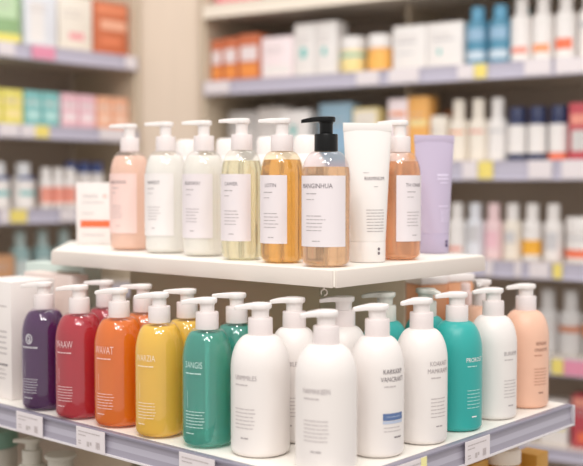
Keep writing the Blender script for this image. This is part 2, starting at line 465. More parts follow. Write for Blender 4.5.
# squeeze tubes standing on their caps
def tube(loc, rz, H, rb, wt, hc, mat, capmat, label, art, artmat, capart=None, capartmat=None):
    t = empty('squeeze_tube', loc, math.radians(rz), label, 'tube', 'squeeze tubes on the upper shelf')
    n = 40
    hcr = H - .012
    def ab(z):
        k = max(0, min(1, (z - hc) / (hcr - hc)))
        return rb + (wt / 2 - rb) * k, rb + (.0016 - rb) * (k ** 1.35)
    def ring(a, b, z): return [(a * math.cos(2 * PI * i / n), b * math.sin(2 * PI * i / n), z) for i in range(n)]
    rings = [ring(*ab(hc + (hcr - hc) * i / 14), hc + .0006 + (hcr - hc) * i / 14) for i in range(15)]
    body = obj('tube_body', loft(rings), mat, t)
    obj('crimp', box(-wt / 2 - .0003, wt / 2 + .0003, -.0014, .0014, hcr - .001, H, .0005), mat, t)
    cap = obj('cap', lathe([(0, 0), (rb * .96, 0), (rb * .995, .0012), (rb * 1.004, hc - .001), (rb * .985, hc), (rb * .97, hc + .0007), (0, hc + .0007)], 40), capmat, t)
    def fn(s, z):
        a, b = ab(z); a = max(a, abs(s) + 1e-4)
        return (s, -b * math.sqrt(max(0, 1 - (s / a) ** 2)) - .0006, z)
    letter_parts(art, fn, artmat, body)
    if capart: obj('cap_mark', capart.wrap(on_cyl(rb * 1.004 + .0004)), capartmat, cap, smooth=False)
    return t
A = Art(); random.seed(3)
A.text('RIAMINUM', .0082, .006, .1245, 0, .85); A.lines(-.012, -.001, .1355, 1, .004, .0009, 1); A.lines(.004, .012, .1145, 1, .004, .0009, 1)
A.lines(-.010, .021, .0790, 8, .0046, .0010, 1, .1)
tube((.1165, 1.5950, ZU + EPS), 16,   .2120, .0282, .0785, .0310, solid('tube_white', rgb(238, 232, 228), .4), solid('tube_cap_white', rgb(236, 229, 225), .35),
     'white squeeze tube standing on its cap right of the black-pump bottle', A, [INK_DARK, INK],
     Art().disc(.009, .0205, .0023).disc(.009, .0140, .0023), [INK_DARK])
A = Art(); random.seed(4)
A.strip(.001, .0225, .1330, .1360); A.strip(.001, .0225, .1270, .1295); A.strip(.006, .0200, .1205, .1222, 0)
A.lines(.001, .0215, .0800, 1, .005, .0018, 0, 0); A.lines(.004, .0220, .0740, 6, .0038, .0011, 0, .1)
tube((.2470, 1.8015, ZU + EPS), 12, .2035, .0264, .0720, .0335, solid('tube_lavender', rgb(190, 177, 200), .4), solid('tube_cap_lavender', rgb(184, 171, 195), .35),
     'lavender squeeze tube at the right end of the upper shelf', A, [solid('ink_lavender', rgb(226, 216, 236), .6)],
     Art().strip(.0135, .0195, .0110, .0172).strip(.0135, .0195, .0185, .0225), [solid('ink_plum', rgb(70, 55, 95), .6)])

# rear row of the upper shelf: white flip-cap bottles
for x, y, lab in [(-.203, 2.03, 'white flip-cap bottle seen between the milky and the cream pump bottles'),
                  (-.120, 1.975, 'white flip-cap bottle seen between the cream and the pale yellow pump bottles'),
                  (-.041, 1.905, 'white flip-cap bottle seen between the pale yellow and the amber pump bottles'),
                  (.027, 1.850, 'white flip-cap bottle seen between the amber bottle and the black pump')]:
    t = empty('flip_cap_bottle', (x, y, ZU + EPS), 0, lab, 'bottle', 'flip-cap bottles at the back of the upper shelf')
    obj('bottle_body', lathe(bottle_profile(.034, .172, .140, .0215), 36), WHITE_PLASTIC, t)
    obj('cap', lathe([(.021, .171), (.0228, .1715), (.023, .173), (.0228, .199), (.0205, .2035), (.015, .2055), (0, .206)], 32), PUMP_WHITE, t)

# ------------------------------------------------------------------ lower shelf, front row
def low_art(title, c, w, z, size, seed, para=True, sx=.8):
    A = Art(); random.seed(seed)
    A.text(title, size, c, z, 0, sx)
    A.lines(c - w / 2, c + w / 2, z - .0085, 1, .005, .0017, 0, 0)
    if para:
        A.lines(c - w / 2, c + w * .62, .052, 6, .0044, .0011, 0, .12)
        A.lines(c - w / 2, c + .001, .021, 1, .0044, .0014, 0, 0)
    return A
CLEAR = [
 ('purple', -0.4105, 1.7152, .0372, .2090, (.93, .88, .95, 1), rgb(98, 44, 106), .62, 'deep purple pump bottle with a round white emblem, leftmost of the lower front row'),
 ('red', -0.3392, 1.6529, .0392, .2100, (1, .91, .92, 1), rgb(208, 48, 68), .66, 'raspberry red pump bottle between the purple and the orange bottles'),
 ('orange', -0.2662, 1.5966, .0394, .2105, (1, .95, .88, 1), rgb(247, 136, 26), .78, 'bright orange pump bottle between the red and the yellow bottles'),
 ('yellow', -0.1955, 1.5284, .0368, .2110, (1, .985, .92, 1), rgb(254, 212, 88), .85, 'yellow pump bottle standing between the orange and the sea-green bottles'),
 ('sea', -0.1201, 1.4701, .0364, .2095, (.90, .97, .95, 1), rgb(98, 204, 190), .40, 'see-through sea-green pump bottle left of the first white bottle on the lower shelf'),
]
TITLES = {'red': 'WAAW', 'orange': 'WAVAT', 'yellow': 'WARZIA', 'sea': 'SANGIS'}
for i, (key, x, y, r, H, tint, lc, milk, lab) in enumerate(CLEAR):
    if key == 'purple':
        A = Art(); random.seed(8)
        A.disc(0, .1185, .0072, 0, .0052, sq=1.22).disc(-.0012, .1195, .0036, 0, .0022, 14, 1.3).strip(-.001, .0045, .1130, .1148).strip(.0014, .0032, .1148, .1220)
        A.lines(-.0160, .0160, .1035, 1, .005, .0026, 0, 0)
        A.lines(-.0150, .0160, .052, 6, .0044, .0011, 0, .12); A.lines(-.012, .006, .021, 1, .0044, .0016, 0, 0)
    else:
        A = low_art(TITLES[key], 0, .028, .1140, .0165 if key in ('red', 'orange') else .0130, 40 + i, sx=.58 if key in ('red', 'orange') else .66)
    # thin upright highlight drawn as a pale line below the brand
    A.strip(-.0105, -.0100, .058, .082)
    clear_bottle((x, y, ZL + EPS), r, H, lab, GROUP_LOW, shell_mat('shell_' + key, tint, film=.03, filmcol=tuple(.75 * v + .18 for v in lc[:3]) + (1,)), liquid_mat('liquid_' + key, lc, milk), A,
                 rz=-28, nozzle_az=-170, level=.965, hs=H * .575, artmat=[solid('ink_on_' + key, tuple(.52 + .40 * v for v in lc[:3]) + (1,), .6)])
# opaque front row
def white_art(titles, c, w, seed, z=.1120, blue=False, ink=0, pz=.066, size=.0094):
    A = Art(); random.seed(seed)
    for k, tt in enumerate(titles): A.text(tt, size, c, z - k * .0105, 0, .78)
    z2 = z - .0105 * (len(titles) - 1)
    A.lines(c - w * .5, c + w * .12, z2 - .0075, 1, .005, .0018, 1, 0)
    if blue:
        A.strip(c - w * .55, c + w * .62, .052, .0615, 2); A.strip(c - w * .55, c + w * .62, .0475, .0510, 3)
        A.strip(c - w * .40, c + w * .45, .0562, .0573, 3)
        A.lines(c - w * .5, c + w * .55, .0415, 2, .0050, .0012, 1, .1); A.lines(c + w * .05, c + w * .5, .0275, 1, .005, .0018, 0, 0)
    else:
        A.lines(c - w * .5, c + w * .5, pz, 6, .0052, .0012, 1, .1); A.lines(c - w * .2, c + w * .2, pz - .040, 1, .005, .0018, 0, 0)
    return A
TEAL_PLASTIC = solid('teal_plastic', rgb(46, 166, 160), .35)
PEACH_PLASTIC = solid('peach_plastic', rgb(238, 190, 164), .38)
wa = opaque_bottle((-0.0431, 1.4257, ZL + EPS), .0410, .2070, 'white pump bottle right of the sea-green bottle on the lower shelf', GROUP_LOW, WHITE_PLASTIC,
                   white_art(['UNMMILES'], 0, .034, 61, z=.1060), rz=-29, nozzle_az=-166)
wb = opaque_bottle((0.0453, 1.3471, ZL + EPS), .0405, .2065, 'white pump bottle nearest the camera, at the corner of the lower shelf', GROUP_LOW, WHITE_PLASTIC,
                   white_art(['NAMAKEEN'], 0, .036, 62, z=.1035, pz=.068), rz=-21, nozzle_az=-162)
wc = opaque_bottle((0.1180, 1.4211, ZL + EPS), .0372, .2060, 'white pump bottle with a blue bar right of the corner bottle', GROUP_LOW, WHITE_PLASTIC,
                   white_art(['KARKKKP', 'VANCRAKT'], 0, .029, 63, blue=True, z=.1150), [INK_DARK, INK_FAINT, INK_BLUE, INK_BLUE_PALE], rz=32, nozzle_az=-162)
wd = opaque_bottle((0.1879, 1.4930, ZL + EPS), .0378, .2064, 'white pump bottle left of the opaque teal bottle on the lower shelf', GROUP_LOW, WHITE_PLASTIC,
                   white_art(['KOAKAST', 'MAMKRAMP'], 0, .029, 64, z=.1135), rz=36, nozzle_az=-150)
te = opaque_bottle((0.2517, 1.5724, ZL + EPS), .0386, .2070, 'opaque teal pump bottle with white print in the lower front row', GROUP_LOW, TEAL_PLASTIC,
                   white_art(['PROROST'], 0, .028, 65, z=.1055, pz=.062), [INK_WHITE, solid('ink_pale_teal', rgb(170, 222, 216), .6)], rz=36, nozzle_az=-165)
wf = opaque_bottle((0.3220, 1.6505, ZL + EPS), .0380, .2055, 'white pump bottle between the teal and the peach bottles on the lower shelf', GROUP_LOW, WHITE_PLASTIC,
                   white_art(['BURAMM'], 0, .028, 66, z=.1020, pz=.062), rz=38, nozzle_az=-165)
pe = opaque_bottle((0.3931, 1.7339, ZL + EPS), .0384, .2040, 'opaque peach pump bottle at right end of the lower front row', GROUP_LOW, PEACH_PLASTIC,
                   white_art(['RENSAN', 'OKINOME'], 0, .028, 67, z=.1060, size=.0078), [solid('ink_brown', rgb(150, 105, 90), .6), solid('ink_brown_pale', rgb(196, 140, 116), .6)], rz=30, nozzle_az=-165)

# second row
sec_l = [('red', -0.3142, 1.7507, 'red pump bottle standing behind the raspberry and orange ones'),
         ('orange', -0.2411, 1.6816, 'orange pump bottle half hidden behind the front orange one'),
         ('yellow', -0.1620, 1.6055, 'yellow pump bottle half hidden behind the front yellow one'),
         ('sea', -0.0820, 1.5462, 'sea-green pump bottle half hidden behind the front sea-green one')]
if True:
    MATS['liquid_red2'] = MATS['liquid_red']
for key, x, y, lab in sec_l:
    clear_bottle((x, y, ZL + EPS), .0362, .2085, lab, GROUP_REAR, MATS['shell_' + key], MATS['liquid_' + key], None, rz=-28, nozzle_az=-175, level=.965, hs=.120, droop=.002)
A = white_art(['UNMMILES'], 0, .030, 71)
opaque_bottle((0.0040, 1.4998, ZL + EPS), .0360, .2070, 'white pump bottle in second row between the two leftmost white front bottles', GROUP_REAR, WHITE_PLASTIC, A, rz=-15, nozzle_az=-170)
opaque_bottle((0.0766, 1.5176, ZL + EPS), .0360, .2065, 'white pump bottle in second row between corner bottle and blue-bar bottle', GROUP_REAR, WHITE_PLASTIC, None, nozzle_az=-172)
opaque_bottle((0.1423, 1.5739, ZL + EPS), .0362, .2070, 'teal pump bottle in second row behind the blue-bar bottle', GROUP_REAR, TEAL_PLASTIC, None, nozzle_az=-172,
              pump=(solid('pump_greyish', rgb(214, 212, 204), .4),) * 2)
opaque_bottle((0.2124, 1.6361, ZL + EPS), .0362, .2065, 'teal pump bottle with grey-white pump in second row behind front teal bottle', GROUP_REAR, TEAL_PLASTIC, None, nozzle_az=-60,
              pump=(solid('pump_greyish', rgb(214, 212, 204), .4),) * 2)
opaque_bottle((0.3280, 1.7830, ZL + EPS), .0362, .2065, 'peach pump bottle in second row behind the right-hand white bottle', GROUP_REAR, PEACH_PLASTIC, None, nozzle_az=-110)
t = empty('flip_cap_bottle', (.3140, 1.8670, ZL + EPS), 0, 'slim pale pink bottle with narrow cap behind the teal front bottle', 'bottle')
obj('bottle_body', lathe(bottle_profile(.030, .150, .125, .012), 32), solid('pale_pink_plastic', rgb(240, 224, 220), .4), t)
obj('cap', lathe([(.0115, .149), (.0125, .150), (.0125, .176), (.0085, .1775), (.0085, .190), (.0078, .1925), (0, .193)], 28), solid('cap_pale_pink', rgb(240, 218, 214), .4), t)
# peach cartons with white lids on the far side of the stand
for (x, y, lab) in [(.2460, 1.8850, 'peach carton with white lid right of the stand column, left one'),
                    (.3030, 1.9380, 'peach carton with white lid behind the slim pale pink bottle, right one')]:
    c = carton('lidded_box', (x, y, ZL + EPS), ROT_R + math.radians(-22), .056, .050, .190, solid('peach_card', rgb(226, 166, 126), .6), lab, 'lidded peach cartons behind the stand column')
    obj('lid', box(-.030, .030, -.027, .027, .1905, .205, .003), PUMP_WHITE, c)

# cartons at the left of the lower shelf
big = D(.7215, .0228)
w, d, h = .105, .090, .2035
ctr = D(.7215 + w / 2, .0228 + d / 2)
ca = carton('carton', (ctr.x, ctr.y, ZL + EPS), ROT_L, w, d, h, CARTON_WHITE, 'large white carton with grey print, left of the purple bottle on the lower shelf')
A = Art(); random.seed(12)
A.lines(-.030, .040, .160, 1, .006, .0022, 1, 0); A.lines(-.030, .044, .116, 5, .0095, .0020, 0, .1); A.lines(-.030, .044, .058, 1, .006, .0030, 2, 0); A.lines(-.03, .040, .050, 3, .0075, .0016, 0, .1)
printed(ca, 'lettering', A, -d / 2 - .0004, [INK, INK_FAINT, INK_DARK])
w, d, h = .150, .036, .2060
ctr = D(.723 + w / 2, .152 + d / 2)
carton('carton', (ctr.x, ctr.y, ZL + EPS), ROT_L, w, d, h, solid('carton_blush', rgb(238, 220, 212), .6), 'blush white carton behind the purple pump bottle and the large white carton')
w, d, h = .190, .040, .2170
ctr = D(.770 + w / 2, .215 + d / 2)
cc = carton('carton', (ctr.x, ctr.y, ZL + EPS), ROT_L, w, d, h, solid('carton_mint', rgb(214, 226, 218), .6), 'pale mint carton with white edges, furthest back at left of the lower shelf')
printed(cc, 'dark_panel', Art().strip(.010, .083, .03, .205), -d / 2 - .0004, [solid('olive_panel', rgb(150, 142, 118), .6)])

# ------------------------------------------------------------------ price tags
def tag_art(w, h, seed):
    A = Art(); random.seed(seed)
    A.lines(-w * .42, w * .40, h * .78, 1, .003, h * .05, 0, .1); A.lines(-w * .42, -w * .1, h * .62, 1, .003, h * .05, 0, .1)
    for k in range(7): A.strip(w * .20 + k * .0014, w * .20 + k * .0014 + .0007, h * .16, h * .48, 0)
    A.strip(-w * .12, -w * .03, h * .18, h * .40, 0); A.strip(-w * .01, w * .05, h * .26, h * .40, 0); A.lines(-w * .42, -w * .26, h * .34, 2, h * .12, h * .05, 0)
    return A
def price_tag(C, rot, s, w, z0, h, label, group, lean=0.0, mat=PAPER, seed=1, out=.0145, accent=None, detail=True):
    """a card clipped on a rail; s along the rail from C"""
    ux = Vector((math.cos(rot), math.sin(rot))); n = Vector((math.sin(rot), -math.cos(rot)))
    p = C + ux * s + n * out
    o = obj('price_tag', box(-w / 2, w / 2, -.0006, .0006, 0, h), mat)
    o.location = (p.x, p.y, z0); o.rotation_euler = (lean, 0, rot)
    tag(o, label, 'price tag', group)
    if detail: printed(o, 'lettering', tag_art(w, h, seed), -.0010, [INK_FAINT, INK])
    if accent: printed(o, 'colour_flash', Art().strip(w * .5 - accent[0], w * .5, 0, h), -.0010, [accent[1]])
    return o
GT = 'price tags on the rail of the lower shelf'
for k, (t0, t1, lab) in enumerate([(.665, .593, 'white price tag on the rail below the purple bottle'),
                                   (.504, .435, 'white price tag on the rail below the red and orange bottles'),
                                   (.270, .200, 'white price tag on the rail below the sea-green bottle')]):
    price_tag(C_LOW, ROT_L, -(t0 + t1) / 2 + .013, abs(t0 - t1), ZLB + .0022, .0335, lab, GT, seed=80 + k)
price_tag(C_LOW, ROT_R, (.306 + .373) / 2 - .014, .067, ZLB + .0022, .0335, 'white price tag on the rail below the opaque teal bottle', GT, seed=85)
price_tag(C_LOW, ROT_R, .150, .085, ZLB + .0022, .0335, 'white price tag with a yellow flash below the blue-bar bottle', GT, seed=86, accent=(.014, solid('flash_yellow', rgb(250, 240, 170), .6)))

# ------------------------------------------------------------------ base deck items (dim, below the lower shelf)
SHADED_WHITE = solid('shaded_white', rgb(200, 194, 182), .45)  # white plastic, with the shade under the shelf put into its colour
for x, y, H, kind, lab in [(-.4480, 1.775, .204, 'pump', 'white pump bottle under the lower shelf, below the purple bottle'),
                           (-.3900, 1.735, .186, 'flat', 'white bottle with flat round cap under the lower shelf at left'),
                           (-.3090, 1.660, .166, 'flat', 'low white flat-capped bottle under the lower shelf, below the orange bottle'),]:
    if kind == 'pump':
        opaque_bottle((x, y, ZD + EPS), .034, H, lab, 'bottles on the base deck', SHADED_WHITE, None, nozzle_az=-172, droop=.002, tip=.032, pump=(SHADED_WHITE, SHADED_WHITE))
    else:
        t = empty('flat_cap_bottle', (x, y, ZD + EPS), 0, lab, 'bottle', 'bottles on the base deck')
        obj('bottle_body', lathe(bottle_profile(.033, H - .03, H - .06, .020), 36), SHADED_WHITE, t)
        obj('cap', lathe([(.019, H - .031), (.0215, H - .030), (.0215, H - .008), (.0265, H - .006), (.027, H - .002), (.0255, H), (0, H + .0005)], 36), SHADED_WHITE, t)
for x, y, H, lab in [(-.5400, 1.870, .197, 'jar with green lid under the lower shelf at far left'), ]:
    t = empty('lidded_jar', (x, y, ZD + EPS), 0, lab, 'jar')
    obj('jar_body', lathe([(0, 0), (.036, 0), (.040, .004), (.040, H - .035), (.037, H - .028), (0, H - .028)], 36), SHADED_WHITE, t)
    obj('lid', lathe([(.039, H - .030), (.042, H - .029), (.042, H - .004), (.039, H), (0, H)], 36), solid('green_lid', rgb(120, 154, 136), .5), t)
AMBERBOX = solid('amber_card', rgb(206, 150, 58), .5)
a1 = carton('carton', (.2930, 1.715, ZD + EPS), ROT_R, .062, .045, .180, AMBERBOX, 'amber brown carton under the lower shelf, below the opaque teal bottle', 'amber packs on the base deck')
t = empty('lidded_jar', (.3620, 1.7600, ZD + EPS), 0, 'amber jar with white lid under the lower shelf at right', 'jar')
obj('jar_body', lathe([(0, 0), (.030, 0), (.033, .004), (.033, .158), (.028, .167), (0, .167)], 36), solid('amber_jar', rgb(196, 132, 40), .25), t)
obj('lid', lathe([(.028, .166), (.0305, .1665), (.031, .168), (.031, .186), (.028, .190), (0, .190)], 36), solid('jar_lid_cream', rgb(240, 226, 212), .4), t)
a2 = carton('carton', (.4230, 1.808, ZD + EPS), ROT_R, .042, .042, .172, AMBERBOX, 'shorter amber carton under the right end of the lower shelf', 'amber packs on the base deck')

# ------------------------------------------------------------------ background gondolas
def gondola(name, O, u, v, length, depth, shelves, railmats, label, dividers, inner, joints, top, back_mat):
    """O: front end of the run at floor level, u along the front, v inward"""
    rot = math.atan2(u.y, u.x)
    g = empty(name, (O.x, O.y, 0), rot, label, 'shelving unit')
    # local: +X along u ; is v = +Y or -Y ?
    s = 1 if (Vector((-u.y, u.x)).dot(v) > 0) else -1
    def yy(a, b): return (min(s * a, s * b), max(s * a, s * b))
    obj('back_panel', box(0, length, *yy(depth, depth + .02), .0, top), back_mat, g, smooth=False)
    for k, dv in enumerate(dividers):
        obj('end_panel', box(dv - .012, dv + .012, *yy(.006, depth), .0, top, .002), GONDOLA_SIDE, g, smooth=False)
    for dv in inner:
        obj('divider_panel', box(dv - .008, dv + .008, *yy(.175, depth), .0, top, .002), GONDOLA_SIDE, g, smooth=False)
    cuts = [dividers[0] + .012] + list(joints) + [dividers[1] - .012]
    segs = [(a + .0006, b - .0006) for a, b in zip(cuts, cuts[1:])]
    for zt, zb, kind in shelves:
        for a, b in segs:
            sh = obj('shelf', box(a, b, *yy(.0, depth - .001), zb + .010, zt, .001), GONDOLA_DECK, g, smooth=False)
            H = zt - zb
            if s > 0: pr = [(-.002, 0), (-.014, 0), (-.014, .004), (-.009, .008), (-.009, H - .005), (-.012, H - .004), (-.012, H), (-.002, H)]
            else: pr = [(.002, 0), (.014, 0), (.014, .004), (.009, .008), (.009, H - .005), (.012, H - .004), (.012, H), (.002, H)]
            bm = loft([[(a, y, zb + z) for y, z in pr], [(b, y, zb + z) for y, z in pr]])
            bmesh.ops.recalc_face_normals(bm, faces=bm.faces)
            obj('price_rail', bm, railmats[kind], sh, smooth=False)
    obj('kick_plate', box(0, length, *yy(.03, .05), 0, .10), GONDOLA_SIDE, g, smooth=False)
    return g
RO = Vector((-.300, 3.606)); Ru = Vector((.845, -.535)).normalized(); Rv = Vector((.535, .845)).normalized()
LO = Vector((-.536, 3.600)); Lu = Vector((-.663, -.749)).normalized(); Lv = Vector((-.749, .663)).normalized()
RZ = {'T': (.618, .571), '1': (.356, .308), '2': (.072, .014), '3': (-.220, -.268), '4': (-.490, -.540), '5': (-.750, -.785)}
LZ = {'A': (.440, .393), 'B': (.190, .146), 'C': (-.074, -.121), 'D': (-.335, -.380), 'E': (-.62, -.66)}
railbg = {0: solid('rail_background', rgb(192, 187, 203), .45), 1: RAIL_CREAM}
gondola('shelving_unit', RO, Ru, Rv, 1.82, .42, [(CAM_Z + a, CAM_Z + b, 1 if k == 'T' else 0) for k, (a, b) in RZ.items()], railbg,
        'long blurred shelving unit in the background at right', [-.012, 1.812], [.690], [.690, 1.236], CAM_Z + .95, GONDOLA_BACK)
gondola('shelving_unit', LO, Lu, Lv, 1.25, .36, [(CAM_Z + a, CAM_Z + b, 0) for k, (a, b) in LZ.items()], railbg,
        'blurred shelving unit in the background at left', [-.012, 1.242], [], [.62], CAM_Z + .80, GONDOLA_BACK)
def RP(t, sb): return RO + Ru * t + Rv * sb
def LP(t, sb): return LO + Lu * t + Lv * sb
RROT = math.atan2(Ru.y, Ru.x)              # local -Y faces the aisle
LROT = math.atan2(-Lu.y, -Lu.x)            # local +X points to the far end of the run, -Y faces the aisle

# background product builders (front faces local -Y)
def P(side, t, shelf, sb):
    p = RP(t, sb) if side == 'R' else LP(t, sb)
    z = CAM_Z + (RZ if side == 'R' else LZ)[shelf][0]
    return (p.x, p.y, z + .0006), (RROT if side == 'R' else LROT)
def bcarton(side, shelf, t0, t1, h, mat, label, bands=(), dots=(), d=.07, sb=.035, group=None, lines=True):
    loc, rot = P(side, (t0 + t1) / 2, shelf, sb + d / 2)
    w = abs(t1 - t0) - .003
    c = carton('carton', loc, rot, w, d, h, mat, label, group)
    for (z0, z1, m, s0, s1) in bands:
        printed(c, 'printed_band', Art().strip(-w / 2 + w * s0, -w / 2 + w * s1, h * z0, h * z1), -d / 2 - .0005, [m])
    for (s, z, r, m) in dots:
        printed(c, 'printed_mark', Art().disc(-w / 2 + w * s, h * z, r, sq=1.6), -d / 2 - .0007, [m])
    if lines:
        random.seed(int(t0 * 1000) + len(label)); printed(c, 'lettering', Art().lines(-w * .38, w * .30, h * .72, 2, h * .09, .003, 0), -d / 2 - .0009, [INK_FAINT])
    return c
def bbottle(side, shelf, t, r, h, mat, capmat, label, band=None, group=None, sb=.035, rc=None, cap=.25, neck=.05, name='bottle', panel=None):
    loc, rot = P(side, t, shelf, sb + r)
    b = empty(name, loc, rot, label, 'bottle', group)
    rc = rc or r * .55
    hb = h * (1 - cap); hs = hb * .86
    obj('bottle_body', lathe(bottle_profile(r, hb, hs, rc * .85, fillet=.005), 28), mat, b)
    obj('cap', lathe([(rc * .9, hb - .001), (rc, hb), (rc, h - .004), (rc * .92, h - .0005), (0, h)], 24), capmat, b)
    for (z0, z1, m, hw) in (band or []):
        obj('label_band', Art().strip(-math.radians(hw) * r, math.radians(hw) * r, h * z0, h * z1).wrap(on_cyl(r + .0006)), m, b)
    return b
def bjar(side, shelf, t, r, h, mat, capmat, label, band=None, group=None, sb=.03, lidh=.35):
    loc, rot = P(side, t, shelf, sb + r)
    b = empty('jar', loc, rot, label, 'jar', group)
    hb = h * (1 - lidh)
    obj('jar_body', lathe([(0, 0), (r * .92, 0), (r * .98, .003), (r * .98, hb - .004), (r * .9, hb), (0, hb)], 28), mat, b)
    obj('lid', lathe([(r * .9, hb - .0005), (r, hb), (r, h - .004), (r * .96, h), (0, h)], 28), capmat, b)
    for (z0, z1, m, hw) in (band or []):
        obj('label_band', Art().strip(-math.radians(hw) * r, math.radians(hw) * r, h * z0, h * z1).wrap(on_cyl(r * .98 + .0008)), m, b)
    return b
def btag(side, shelf, t0, t1, label, mat=PAPER, group=None, detail=True):
    z1, z0 = (RZ if side == 'R' else LZ)[shelf]
    if side == 'R': s, C, rot = (t0 + t1) / 2, RO, RROT
    else: s, C, rot = -(t0 + t1) / 2, LO, LROT
    return price_tag(C, rot, s, abs(t1 - t0), CAM_Z + z0 + .005, z1 - z0 - .007, label, group, mat=mat, out=.0150, seed=int(t0 * 997), detail=detail)

W = solid('pack_white', rgb(236, 231, 228), .5); WC = solid('pack_cream', rgb(238, 229, 216), .5); WB = solid('pack_bluewhite', rgb(226, 228, 234), .5)
G_ = solid('pack_green', rgb(152, 186, 136), .5); Y_ = solid('pack_yellow', rgb(234, 222, 118), .5); T_ = solid('pack_teal', rgb(132, 194, 192), .5)
PK = solid('pack_pink', rgb(238, 192, 202), .5); PE = solid('pack_peach', rgb(244, 184, 150), .5); OR = solid('pack_orange', rgb(206, 114, 76), .5)
OR2 = solid('pack_light_orange', rgb(242, 180, 100), .5); RD = solid('pack_red', rgb(194, 78, 88), .5); PKR = solid('pack_rose', rgb(238, 122, 136), .5)
BL = solid('pack_blue', rgb(88, 146, 174), .35); BLP = solid('pack_pale_blue', rgb(150, 184, 210), .5); NV = solid('pack_navy', rgb(46, 54, 90), .4)
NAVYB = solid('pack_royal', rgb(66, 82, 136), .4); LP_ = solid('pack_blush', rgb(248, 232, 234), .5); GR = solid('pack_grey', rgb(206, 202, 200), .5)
SAL = solid('pack_salmon', rgb(234, 154, 136), .5); DT = solid('pack_dusty_teal', rgb(150, 178, 178), .45); BR = solid('pack_tan', rgb(206, 156, 116), .6)
PKB = solid('pack_pale_pink_bottle', rgb(238, 208, 210), .45); OC = solid('pack_ochre', rgb(242, 178, 60), .5); AP = solid('pack_apricot', rgb(246, 160, 110), .5)
BRN = solid('pack_brown', rgb(140, 84, 40), .6); CORAL = solid('pack_coral', rgb(240, 120, 84), .5); PALEY = solid('pack_pale_yellow', rgb(246, 226, 160), .5)

# --- left unit, shelf A
bcarton('L', 'A', .565, .438, .175, G_, 'green box with yellow foot on the top left background shelf', [(.0, .18, Y_, 0, 1), (.45, .85, solid('pack_mint', rgb(196, 222, 182), .5), .1, .9)])
bcarton('L', 'A', .425, .300, .180, WB, 'bluish white box between the green and the cream boxes at top left', [(.1, .8, W, .15, .6)])
bcarton('L', 'A', .293, .158, .180, WC, 'cream white box with pink mark left of the orange box at top left', [(.22, .34, PINK_PRINT, .30, .75)])
bcarton('L', 'A', .150, .006, .180, OR, 'burnt orange box at the right end of the top left background shelf', [(.48, .66, solid('pack_orange_pale', rgb(240, 180, 150), .5), .18, .95), (.22, .32, solid('pack_orange_mid', rgb(236, 140, 100), .5), .2, .8), (.80, .90, solid('pack_orange_hi', rgb(240, 150, 110), .5), .08, .95)], lines=False)
# --- left unit, shelf B
gb = 'small boxes in pairs on the second left background shelf'
for i, (a, b, m, hi, lab) in enumerate([
     (.570, .508, Y_, PALEY, 'yellow box at far left of the second background shelf'), (.505, .432, Y_, PALEY, 'yellow box touching the teal boxes on the second left shelf'),
     (.426, .362, T_, solid('pack_teal_pale', rgb(190, 228, 224), .5), 'teal box next to the yellow boxes on the second left shelf'), (.359, .293, T_, MATS.get('pack_teal_pale'), 'teal box next to the pink boxes on the second left shelf'),
     (.286, .218, PK, LP_, 'pink box next to the teal boxes on the second left shelf'), (.215, .146, PK, LP_, 'pink box next to the peach boxes on the second left shelf'),
     (.140, .076, PE, solid('pack_peach_pale', rgb(250, 212, 190), .5), 'peach box next to the pink boxes on the second left shelf'), (.073, .006, PE, MATS.get('pack_peach_pale'), 'peach box at right end of the second left shelf')]):
    hi = hi or MATS['pack_teal_pale' if m is T_ else 'pack_peach_pale']
    bcarton('L', 'B', a, b, .110, m, lab, [(.58, .70, hi, .05, .95), (.20, .42, hi, .12, .88)], group=gb)
# --- left unit, shelf C
gw = 'white and teal bottles on the third left background shelf'
for t, lab in [(.505, 'white bottle with teal print at far left of the third background shelf'), (.412, 'white bottle with teal print above the yellow shelf tag')]:
    bbottle('L', 'C', t, .037, .145, W, solid('cap_grey', rgb(222, 222, 224), .4), lab, [(.28, .38, T_, 50), (.62, .70, NAVYB, 60)], gw, cap=.30, rc=.023)
for t, lab in [(.335, 'white bottle with salmon label next to the teal-printed bottles at left'), (.287, 'white bottle with salmon label, middle one of three at left'), (.240, 'white bottle with salmon label next to the blue-capped ones at left')]:
    bbottle('L', 'C', t, .0225, .130, W, W, lab, [(.12, .52, SAL, 85)], 'salmon-label bottles on the third left background shelf', cap=.28, rc=.017)
for t, lab in [(.205, 'blue-capped white bottle nearest the salmon-label bottles'), (.150, 'blue-capped white bottle, middle one of three by the upper carton'), (.095, 'blue-capped white bottle left of the peach pump bottle')]:
    bbottle('L', 'C', t, .0245, .152, W, NAVYB, lab, [(.2, .34, BLP, 60)], 'blue-capped bottles on the third left background shelf', cap=.24, rc=.021, sb=.075)
